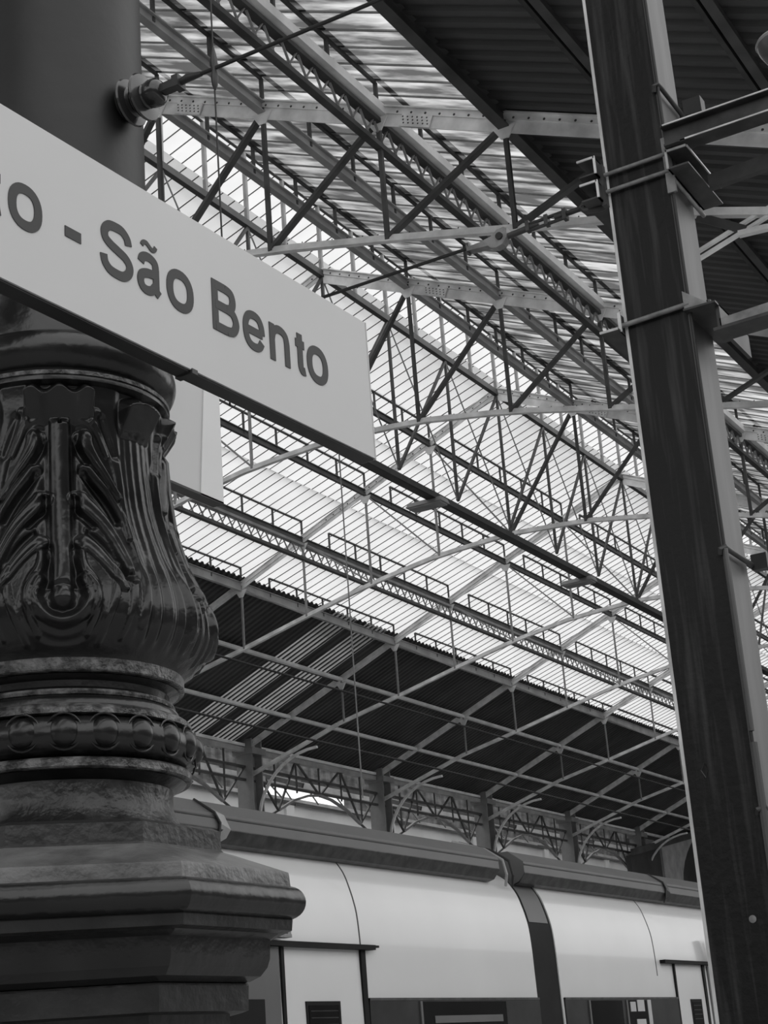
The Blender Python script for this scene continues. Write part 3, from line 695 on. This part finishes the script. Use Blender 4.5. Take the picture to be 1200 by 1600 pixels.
B_g = [[(0,-.105),(0,1.105)], [(0,1),(.5,1)], spl([(.5,1),(.78,.95),(.87,.77),(.78,.59),(.55,.53)], 6), [(.55,.53),(0,.53)], spl([(.55,.53),(.85,.48),(1,.27),(.86,.06),(.55,0)], 6), [(.55,0),(0,0)]]
glyph(B_g, .5215, BL+.0005, .0775, CPH, 'B', WT)
e_g = [spl([(.0,.49),(1.0,.49)], 1), spl([(1.0,.49),(.95,.76),(.78,.95),(.5,1.0),(.22,.94),(.05,.75),(0,.5),(.06,.22),(.24,.05),(.52,0),(.80,.06),(.96,.24)], 5)]
glyph(e_g, .6115, BL-.0015, .067, XH+.003, 'e', WT*.92)
n_g = [[(0,-.12),(0,1.1)], spl([(0,.62),(.10,.86),(.36,1.0),(.68,1.0),(.92,.88),(1,.64)], 6), [(1,.66),(1,-.13)]]
glyph([[(0,-.13),(0,1.12)], n_g[1], n_g[2]], .694, BL, .0635, XH, 'n', WT*.95)
glyph(T_, .774, BL, .042, .092, 't', WT*.98)
L_o(.8155, .0715)

# second sign behind
s2 = thing('platform_sign', 'pale box sign seen edge-on behind the pedestal, below the name sign', 'sign', (3.745, 2.58, CH))
MB().box((-2.2, .0, 1.588), (0, .03, 2.06)).build('panel', MT['sign'], s2)
MB().add([(-.10,-.004,1.583),(.012,-.004,1.583),(.012,-.004,2.065),(-.05,-.004,2.065),(-.10,.034,1.583),(.012,.034,1.583),(.012,.034,2.065),(-.05,.034,2.065)],
         [(0,1,2,3),(4,7,6,5),(0,4,5,1),(1,5,6,2),(2,6,7,3),(3,7,4,0)]).build('frame_end', mat('sign_frame_white', .75, .4, .03, 3), s2)
MB().box((-2.2, -.004, 1.581), (.012, .034, 1.588)).build('dark_bottom', MT['dark'], s2)  # thin black strip along the second sign's underside
for x in (-1.9, -.4): MB().tube([(x, .017, 2.06), (x, .017, 6.5)], .012, 8).build('hanger_rod', MT['galvd'], s2)

# ================================================================ insulator and span wire on the column
ins = thing('insulator_string', 'dark two-disc insulator and clamp fixed to the column shaft', 'insulator', (2.4, 1.86, CH+1.935))
def ylathe(prof, n=32):   # profile along -y: (r, distance)
    mb = MB(); vs = []
    for r, d in prof:
        for k in range(n): a = 2*pi*k/n; vs.append((r*cos(a), -d, r*sin(a)))
    fs = [(i*n+k, i*n+(k+1) % n, (i+1)*n+(k+1) % n, (i+1)*n+k) for i in range(len(prof)-1) for k in range(n)]
    return mb.add(vs, fs + [tuple(range(n)), tuple((len(prof)-1)*n+k for k in reversed(range(n)))])
ylathe([(.03, -.02), (.03, .01), (.042, .015), (.046, .03), (.03, .045)]).build('base_cap', MT['insul'], ins, smooth=True)
for d0 in (.028, .066):
    ylathe([(.02, d0-.014), (.034, d0-.010), (.054, d0-.002), (.059, d0+.004), (.056, d0+.008), (.03, d0+.012), (.024, d0+.02)]).build('disc', MT['insul'], ins, smooth=True)
ylathe([(.02, .08), (.031, .085), (.034, .098), (.033, .112), (.024, .122), (.012, .126)]).build('cap', MT['insul'], ins, smooth=True)
MB().box((-.012, -.165, -.010), (.012, -.12, .010)).box((-.016, -.178, -.014), (.016, -.160, .016)).build('clevis', MT['galvd'], ins)
MB().tube([(0,-.17,0), (0,-.195,.004), (0,-.235,0)], [.008,.010,.006], 10).build('end_fitting', MT['galvd'], ins, smooth=True)
o = MB().tube([(2.4, 1.66, CH+1.935), (2.4, .2, CH+1.932), (2.4, -6, CH+1.95)], .0042, 8).build('span_wire', MT['wire']); tag(o, 'black span wire from the column insulator towards upper right', 'wire')
dw = thing('dropper_wire', 'thin vertical wire crossing the span wire beside the column', 'wire', (2.4, 1.622, CH))
MB().tube([(0, 0, 1.2), (0, .001, 1.935), (0, 0, 5.2)], .0018, 6).build('wire', MT['wire'], dw)
MB().tube([(0, 0, 1.885), (0, 0, 1.895), (0,0,1.915), (0,0,1.93), (0,0,1.945), (0,0,1.96), (0,0,1.985)], [.002,.006,.008,.005,.008,.007,.002], 8).build('clamp', MT['galvd'], dw, smooth=True)

# ================================================================ box post with clamps
PX0, PX1, PY0, PY1 = 5.60, 5.87, 1.690, 1.948
post = thing('mast', 'tall dark square steel post leaning up the right side', 'post', (0, 0, 0))
MB().box((PX0, PY0+.006, 0), (PX0+.014, PY1-.004, 9.0)).build('front_plate', MT['pole'], post)
MB().box((PX0+.010, PY0+.004, 0), (PX1, PY1-.004, 9.0)).build('box_body', MT['polel'], post)  # side coloured lighter than the front plate for light from the right
MB().box((PX0-.003, PY1-.012, 0), (PX0+.02, PY1, 9.0)).build('edge_strip', MT['poleE'], post, label='pale edge of the front plate')
MB().box((PX0-.002, PY0, 0), (PX0+.008, PY0+.006, 9.0)).build('edge_strip', MT['polel'], post)
o = MB().lathe([(.012, .0), (.013, .003), (.002, .004)], 20).build('plug', MT['galv'], post, (PX0-.001, 1.772, CH+.396), smooth=True); o.rotation_euler = (0, -pi/2, 0)
MB().add([(PX0-.002, 1.868, CH+.94), (PX0-.002, 1.856, CH+.915), (PX0-.002, 1.868, CH+.885), (PX0-.002, 1.884, CH+.915), (PX0+.004, 1.868, CH+.93), (PX0+.004, 1.862, CH+.915), (PX0+.004, 1.868, CH+.90), (PX0+.004, 1.876, CH+.915)],
   [(0,1,5,4),(1,2,6,5),(2,3,7,6),(3,0,4,7),(4,5,6,7)]).build('dent', MT['dark'], post)
# upper clamp: channels left and right, two pairs of tie rods
uc = thing('upper_clamp', 'steel channel clamp bolted round the post at the upper cross arm', 'clamp', (0, 0, CH))
for z in (3.285, 3.21): MB().tube([(PX0-.018, PY1+.03, z), (PX0-.018, PY0-.02, z+.004)], .0085, 10).build('tie_rod', MT['galv'], uc, smooth=True)
for z in (3.285, 3.21): MB().tube([(PX1+.018, PY1+.03, z), (PX1+.018, PY0-.02, z+.004)], .0085, 10).build('tie_rod', MT['galv'], uc, smooth=True)
def chan(x0, x1, y0, y1, z0, z1, t, mouth):
    mb = MB(); mb.box((x0, y0, z1-t), (x1, y1, z1)); mb.box((x0, y0, z0), (x1, y1, z0+t))
    if mouth > 0: mb.box((x0, y0, z0), (x1, y0+t, z1))
    else: mb.box((x0, y1-t, z0), (x1, y1, z1))
    return mb
chan(5.52, 5.95, 1.957, 2.03, 3.27, 3.345, .007, 1).build('channel', MT['galvd'], uc)
chan(5.52, 5.95, 1.957, 2.03, 3.165, 3.24, .007, 1).build('channel', MT['galvd'], uc)
for z0 in (3.27, 3.165):
    MB().box((5.515, 1.957, z0+.067), (5.521, 2.03, z0+.076)).box((5.515, 1.953, z0), (5.521, 1.962, z0+.076)).build('channel_edge', MT['poleE'], uc)
MB().box((5.523, 1.588, 3.262), (5.53, 1.672, 3.270)).box((5.523, 1.666, 3.19), (5.53, 1.674, 3.270)).build('channel_edge', MT['poleE'], uc)
MB().box((5.565, 1.945, 3.15), (5.60, 1.965, 3.33)).build('end_plate', MT['galvd'], uc)
for z in (3.245, 3.19): MB().box((5.575, 1.965, z-.012), (5.605, 1.995, z+.012)).build('nut', MT['galv'], uc)
chan(5.53, 5.93, 1.588, 1.672, 3.19, 3.268, .007, -1).build('channel', MT['galvd'], uc)
MB().box((5.53, 1.583, 3.261), (5.93, 1.590, 3.269)).build('edge', MT['poleE'], uc)
MB().tube([(PX0-.018, PY0-.02, 3.17), (PX1+.05, PY0-.02, 3.16)], .009, 10).build('side_rod', MT['galv'], uc, smooth=True)
MB().box((PX0-.02, 1.665, 3.12), (PX0-.008, 1.70, 3.36)).build('front_plate', MT['galv'], uc)
MB().tube([(PX0-.02, 1.655, 3.285), (PX0-.02, 1.60, 3.30)], .013, 6).build('bolt', MT['galv'], uc)
# cross arm to the right
ua = thing('cross_arm', 'dark steel channel cross arm reaching right from the upper clamp', 'bracket', (0, 0, CH))
chan(5.50, 5.57, -1.2, 1.665, 3.275, 3.365, .008, 1).build('web', MT['galvd'], ua)
mb = MB().box((5.53, -1.2, 3.275), (5.537, 1.67, 3.365)).box((5.50, -1.2, 3.358), (5.58, 1.67, 3.366)).box((5.50, -1.2, 3.272), (5.58, 1.60, 3.280)); mb.build('arm', MT['galvd'], ua)
MB().box((5.496, -1.2, 3.360), (5.50, 1.66, 3.366)).build('arm_edge', MT['poleE'], ua); MB().box((5.496, -1.2, 3.274), (5.50, 1.58, 3.280)).build('arm_edge', MT['poleE'], ua)
MB().bar((5.75, 1.58, 3.20), (5.75, -1.2, 3.28), .03, .06).build('lower_arm', MT['galvd'], ua)
# upper hook rod
hk = thing('hook_rod', 'hooked rod and nut block on the post side, above the cross arm', 'clamp', (0, 0, CH))
MB().tube([(PX0-.01, 1.70, 3.575), (PX0-.02, 1.695, 3.595), (PX0-.012, 1.683, 3.605), (PX0+.02, 1.676, 3.595), (PX1+.06, 1.676, 3.59)], .010, 10).build('rod', MT['galvd'], hk, smooth=True)
MB().box((PX1+.0, 1.60, 3.60), (PX1+.06, 1.675, 3.67)).build('nut_block', MT['dark'], hk)
# lower clamp
lc = thing('lower_clamp', 'angle iron clamp round the middle of the post', 'clamp', (0, 0, CH))
MB().tube([(PX0-.018, PY1+.02, 2.633), (PX0-.018, PY0-.01, 2.645)], .010, 10).build('tie_rod', MT['galv'], lc, smooth=True)
MB().box((5.54, 1.955, 2.605), (5.95, 2.03, 2.612)).box((5.57, 1.952, 2.605), (5.95, 1.960, 2.68)).build('angle', MT['galvd'], lc)
MB().box((5.536, 1.955, 2.604), (5.541, 2.03, 2.613)).box((5.565, 1.950, 2.605), (5.571, 1.962, 2.685)).build('angle_edge', MT['poleE'], lc)
MB().add([(5.575,1.70,2.62),(5.575,1.60,2.62),(5.575,1.70,2.70),(5.585,1.70,2.62),(5.585,1.60,2.62),(5.585,1.70,2.70)], [(0,1,2),(3,5,4),(0,3,4,1),(1,4,5,2),(2,5,3,0)]).build('gusset', MT['galv'], lc)
MB().box((5.56, 1.575, 2.612), (5.95, 1.70, 2.620)).box((5.60, 1.575, 2.52), (5.95, 1.59, 2.62)).build('shelf_angle', MT['galvd'], lc)
for y in (1.66, 1.635, 1.61): MB().tube([(5.60, y, 2.62), (5.60, y, 2.645)], .009, 6).build('nut', MT['galvd'], lc)
la = thing('support_arm', 'pale steel arm reaching right from the lower clamp', 'bracket', (0, 0, CH))
MB().add([(5.60,1.58,2.52),(5.60,-1.2,2.58),(5.60,-1.2,2.70),(5.60,1.58,2.56),(5.66,1.58,2.52),(5.66,-1.2,2.58),(5.66,-1.2,2.70),(5.66,1.58,2.56)], [(0,1,2,3),(4,7,6,5),(0,4,5,1),(1,5,6,2),(2,6,7,3),(3,7,4,0)]).build('web', MT['galv'], la)
MB().bar((5.63, 1.60, 2.51), (5.63, -1.2, 2.57), .12, .012).build('flange', MT['galvd'], la)
# side cable with clips
cb = thing('post_cable', 'thin cable clipped down the corner of the post', 'cable', (0, 0, CH))
MB().tube([(PX0-.006, PY0-.006, 7.0), (PX0-.006, PY0-.006, 3.4), (PX0-.006, PY0-.006, 1.70), (PX0-.010, PY0-.006, 1.0), (PX0-.010, PY0-.004, -1.5)], .0065, 8).build('cable', MT['wire'], cb)
MB().tube([(PX0-.012, PY0-.010, 1.68), (PX0-.012, PY0-.010, 1.02)], .010, 8).build('sleeve', MT['polel'], cb)
MB().tube([(PX0-.012, PY0-.010, .98), (PX0-.012, PY0-.010, -.2)], .014, 8).build('sleeve', MT['polel'], cb)
MB().tube([(PX0-.01, 1.70, 1.665), (PX0-.022, 1.695, 1.68), (PX0-.012, 1.680, 1.688), (PX0+.02, 1.675, 1.68), (PX1+.03, 1.672, 1.68)], .010, 10).build('hook_rod', MT['galvd'], cb, smooth=True)
MB().box((PX1+.0, 1.615, 1.66), (PX1+.04, 1.675, 1.72)).build('nut_block', MT['dark'], cb)
MB().tube([(PX0-.01, 1.70, .74), (PX0-.024, 1.695, .75), (PX0-.012, 1.672, .757), (PX0+.12, 1.668, .757)], .010, 10).build('clip', MT['dark'], cb, smooth=True)
# turnbuckle and insulated wire to the left
tb = thing('turnbuckle', 'turnbuckle and shackle straining a span wire left from the post', 'turnbuckle', (5.60, 0, CH))
MB().tube([(0, 1.96, 3.175), (0, 1.985, 3.195), (0, 2.05, 3.20), (0, 2.065, 3.187), (0, 2.05, 3.172), (0, 1.985, 3.160), (0, 1.96, 3.165)], .014, 10).build('shackle', MT['galvd'], tb, smooth=True)
for dz in (-.014, .014): MB().tube([(0, 2.13, 3.185+dz), (0, 2.30, 3.178+dz)], .0075, 8).build('turnbuckle_bar', MT['galvd'], tb, smooth=True)
MB().tube([(0, 2.05, 3.187), (0, 2.135, 3.185), (0, 2.18, 3.184)], .011, 10).build('threaded_rod', MT['galvd'], tb, smooth=True)
MB().tube([(0, 2.25, 3.18), (0, 2.30, 3.177), (0, 2.40, 3.170)], [.008,.013,.013], 10).build('threaded_rod', MT['galvd'], tb, smooth=True)
for y in (2.135, 2.215, 2.298): MB().box((-.016, y-.008, 3.16), (.016, y+.008, 3.205)).build('yoke', MT['galvd'], tb)
mb = MB(); hk_ = [(2.385,3.20),(2.40,3.208),(2.43,3.205),(2.455,3.185),(2.51,3.175),(2.565,3.172),(2.572,3.185),(2.572,3.155),(2.51,3.150),(2.475,3.148),(2.465,3.135),(2.44,3.128),(2.41,3.135),(2.39,3.16)]
mb.extr([(y, z) for y, z in hk_], -.02, .02).build('wedge_socket', MT['galv'], tb)
o = MB().tube([(-.028, 2.42, 3.172), (.028, 2.42, 3.172)], .016, 10).build('pin', MT['dark'], tb)
MB().box((-.012, 2.566, 3.145), (.012, 2.576, 3.195)).build('collar', MT['galvd'], tb)
o = MB().tube([(5.60, 2.57, CH+3.175), (5.60, 6, CH+3.15), (5.60, 24.6, CH+3.3)], .0075, 8).build('span_wire', MT['wire']); tag(o, 'black span wire from the turnbuckle down to the sign', 'wire')
# partly seen lamp
ins.scale = (.88, .88, .88)
lp = thing('platform_lamp', 'rounded lamp housing at the upper right edge', 'lamp', (5.75, 1.20, CH+3.66))
ylp = [(.11, .035), (.112, .03), (.110, .012), (.105, .0)]
MB().lathe([(.02, .06), (.08, .055), (.11, .040), (.116, .030), (.112, .022)], 40).build('rim', MT['lampw'], lp, smooth=True)
MB().lathe([(.112, .026), (.105, .0), (.085, -.035), (.05, -.058), (.0, -.066)], 40).build('bowl', mat('lamp_bowl', .12, .2, .1, 5), lp, smooth=True)
MB().tube([(0, 0, .05), (0, 0, .4), (0, -1.5, .5)], .02, 10).build('stem', MT['galvd'], lp)

# ================================================================ train
def offs(pts, d): return [(y+d, z) for y, z in pts]
SH = [(7.0,-1.9),(6.985,-.9),(6.985,.2),(6.99,.565),(6.995,.80),(7.0,1.027),(7.014,1.22),(7.036,1.33),(7.062,1.42),(7.105,1.54),(7.16,1.63),(7.235,1.716),(7.4,1.80),(7.8,1.88),(8.4,1.92)]
SH = [(y, z+CH) for y, z in SH]
full = SH + [(16.8-y, z) for y, z in reversed(SH[:-1])]
upper = [p for p in SH if p[1] >= .565+CH-1e-6] + [(16.8-y, z) for y, z in reversed(SH[:-1]) if z >= .565+CH-1e-6]
def stripmesh(pts, x0, x1, off=0., th=.012):
    """thin band following the curved side from x0 to x1"""
    mb = MB(); n = len(pts); vs = []
    for x in (x0, x1):
        for i, (y, z) in enumerate(pts):
            a = Vector(pts[max(i-1,0)]); b = Vector(pts[min(i+1,n-1)]); d = (b-a).normalized(); nn = Vector((-d.y, d.x))
            p = Vector((y, z))+nn*off; q = p-nn*th; vs += [(x, p.x, p.y), (x, q.x, q.y)]
    m = 2*n; fs = []
    for i in range(n-1):
        a = 2*i; fs += [(a, a+2, m+a+2, m+a), (a+1, m+a+1, m+a+3, a+3), (a, a+1, a+3, a+2), (m+a, m+a+2, m+a+3, m+a+1)]
    fs += [(0, m, m+1, 1), (m-2, m-1, 2*m-1, 2*m-2)]
    return mb.add(vs, fs)
side_hi = [p for p in SH if p[1] >= .9+CH and p[1] <= 1.73+CH]
def fine(p0):
    q = spl(p0, 4); return q
DU = [(7.40,1.78),(7.32,1.985),(7.202,1.985),(7.04,1.868),(7.036,1.76),(7.105,1.672),(7.166,1.653),(7.30,1.70)]
DU = [(y, z+CH) for y, z in DU]
DIV = [(7.198,1.992),(7.034,1.874),(7.038,1.862),(7.198,1.978)]
def car(x0, x1, lab, group='carriages of the train'):
    t = thing('train_carriage', lab, 'train', (0, 0, 0), group)
    pr = fine(SH); pr = pr + [(16.8-y, z) for y, z in reversed(pr[:-1])]
    MB().extr([p for p in pr if p[1] > -.1], x0, x1).build('body', MT['train'], t, smooth=30)
    fx0, fx1 = (x0, x1-.48) if x0 < 10 else (x0-.48, x1)
    MB().extr(DU, fx0, fx1).build('roof_fairing', MT['duct'], t)
    MB().extr([(y-.002, z+CH) for y, z in ((7.04,1.846),(7.034,1.845),(7.034,1.834),(7.04,1.832))], fx0, fx1).build('fairing_joint', MT['dark'], t)
    MB().extr([(y-.004, z+CH) for y, z in ((7.038,1.762),(7.036,1.755),(7.104,1.668),(7.166,1.650),(7.166,1.660),(7.108,1.68))], fx0, fx1).build('fairing_underside', MT['galvd'], t)
    return t
c1 = car(1.5, 15.1, 'nearer silver carriage with rounded roof edge, left of the black gap'); c2 = car(15.66, 30, 'farther silver carriage with rounded roof edge, right of the black gap')
def seam(t, x, w=.016):
    stripmesh(fine([p for p in SH if .79+CH <= p[1] <= 1.72+CH]), x-w/2, x+w/2, .003, .01).build('panel_seam', MT['dark'], t, smooth=30)
for t, x in ((c1, 11.85), (c2, 18.35)): seam(t, x)
def door(t, x0, x1, dark_x, wx0, wx1, barx):
    MB().box((x1-.035, 6.975, .0+CH-1.5), (x1+.035, 6.995, .945+CH)).build('door_seal', MT['rubber'], t)
    MB().box((x0-.05, 6.972, .0+CH-1.5), (x0-.01, 6.99, .935+CH)).build('door_seal', MT['rubber'], t)
    MB().box((barx[0], 6.93, .937+CH), (barx[1], 6.995, .975+CH)).build('door_track_cover', MT['rubber'], t)
    MB().box((barx[1], 6.95, .958+CH), (barx[1]+.09, 6.995, .975+CH)).build('track_tip', MT['rubber'], t)
    w = MB().box((wx0, 6.978, -.6+CH), (wx1, 6.99, .545+CH)).build('door_window', MT['rubber'], t)
    MB().box((wx0+.03, 6.974, -.57+CH), (wx1-.03, 6.98, .515+CH)).build('pane', MT['tglass'], w)
    for i in range(4): MB().box((wx0+.05, 6.972, .47-.05*i+CH), (wx1-.05, 6.9745, .478-.05*i+CH)).build('louvre_line', MT['tdark'], w)
    if dark_x:
        d = MB().box((dark_x[0], 6.974, -1.5+CH), (dark_x[1], 6.99, .925+CH)).build('dark_door_leaf', MT['duct'], t)
        w = MB().box((dark_x[0]+.1, 6.968, -.6+CH), (dark_x[1]-.22, 6.976, .56+CH)).build('door_window', MT['rubber'], t)
door(c1, 10.70, 11.85, (9.5, 10.62), 10.97, 11.46, (9.6, 11.98))
door(c2, 18.90, 19.86, (20.0, 20.9), 19.3, 19.66, (18.48, 20.6))
stripmesh([(6.985, -1.0+CH), (6.988, .25+CH), (6.99, .565+CH)], 18.87, 18.93, .004).build('door_seal', MT['rubber'], c2)
# window bands
def band(t, x0, x1):
    b = MB().box((x0, 6.972, -.45+CH), (x1, 6.992, .565+CH)).build('window_band', MT['tdark'], t)
    MB().box((x0, 6.968, .548+CH), (x1, 6.985, .568+CH)).build('band_trim', MT['galvd'], b)
    return b
b1 = band(c1, 11.90, 15.1); b2 = band(c2, 15.70, 18.86)
for b, xs in ((b1, ((12.75, 14.35),)), (b2, ((16.3, 17.15), (17.3, 17.95)))):
    for x0, x1 in xs:
        MB().box((x0, 6.964, -.4+CH), (x1, 6.974, .535+CH)).build('window_pane', MT['tglass'], b)
        MB().box((x0-.035, 6.960, -.4+CH), (x0, 6.974, .54+CH)).build('window_frame', MT['duct'], b)
MB().box((12.95, 6.958, .36+CH), (14.25, 6.963, .42+CH)).build('reflected_rail', MT['duct'], b1)
for i, (x, z, w, h) in enumerate(((17.36,.42,.15,.10),(17.56,.42,.20,.12),(17.5,.18,.26,.16),(17.86,.28,.10,.26))):
    MB().box((x, 6.958, z+CH), (x+w, 6.963, z+h+CH)).build('notice', MT['paper'], b2)
# fairing clips
for t, x in ((c1, 9.95), (c2, 18.98)):
    pr = [(7.205,1.993),(7.028,1.874),(7.020,1.76),(7.10,1.66),(7.125,1.70),(7.05,1.77),(7.055,1.86),(7.21,1.97)]
    n = len(pr); vs = [(x + .10*i/7, y, z+CH) for i, (y, z) in enumerate(pr[:4])] + [(x+.16, pr[2][0], pr[2][1]+CH), (x+.15, pr[1][0], pr[1][1]-.03+CH)]
    MB().add(vs[:1] + [(x+.02, 7.028, 1.872+CH), (x+.05, 7.02, 1.80+CH), (x+.04, 7.03, 1.72+CH), (x+.10, 7.085, 1.66+CH), (x+.17, 7.05, 1.70+CH), (x+.19, 7.02, 1.76+CH), (x+.12, 7.026, 1.86+CH)], [(0,1,2,7),(2,3,4,5),(2,5,6,7)]).build('fairing_clip', MT['lampw'] if t is c1 else MT['galvd'], t)
    MB().tube([(x-.01, 7.20, 1.99+CH), (x, 7.026, 1.872+CH), (x+.06, 7.02, 1.80+CH), (x+.05, 7.03, 1.70+CH), (x+.12, 7.085, 1.655+CH)], .010, 6).build('clip_edge', MT['dark'], t)
# brackets above door tracks
MB().box((10.52, 6.90, .995+CH), (10.70, 6.97, 1.02+CH)).box((10.65, 6.9, 1.02+CH), (10.69, 6.93, 1.10+CH)).build('door_stay', MT['galv'], c1)
MB().box((20.0, 6.9, .98+CH), (20.12, 6.96, 1.25+CH)).build('door_stay', MT['dark'], c2); MB().box((20.03, 6.89, 1.10+CH), (20.09, 6.90, 1.22+CH)).build('stay_lamp', MT['paper'], c2)
# gangway between the carriages
gw = thing('gangway_bellows', 'black rubber gangway between the two carriages', 'train', (0, 0, 0))
pr = fine(SH); pr = [(y+.010, z-.008) for y, z in pr if z > 0]; pr = pr + [(16.8-y, z) for y, z in reversed(pr[:-1])]
MB().extr(pr, 15.102, 15.658).build('bellows', MT['rubber'], gw, smooth=30)
sp_ = [p for p in fine(SH) if .6+CH < p[1] < 1.75+CH]
stripmesh([(y+.009, z) for y, z in fine(SH) if 1.28+CH < z < 1.75+CH], 15.16, 15.60, .004).build('bellows_sheen', MT['duct'], gw, smooth=30)  # grey strip painting the sky reflection on the upper bellows
for i, x in enumerate((14.78, 14.92)):
    MB().tube([(x, 7.6, 2.10+CH), (x, 7.25, 1.98+CH), (x+.02, 7.08, 1.86+CH), (x+.02, 7.05, 1.72+CH), (x+.08, 7.10, 1.62+CH)], .014, 8).build('jumper_cable', MT['lampw'] if i == 0 else MT['wire'], gw, smooth=True)
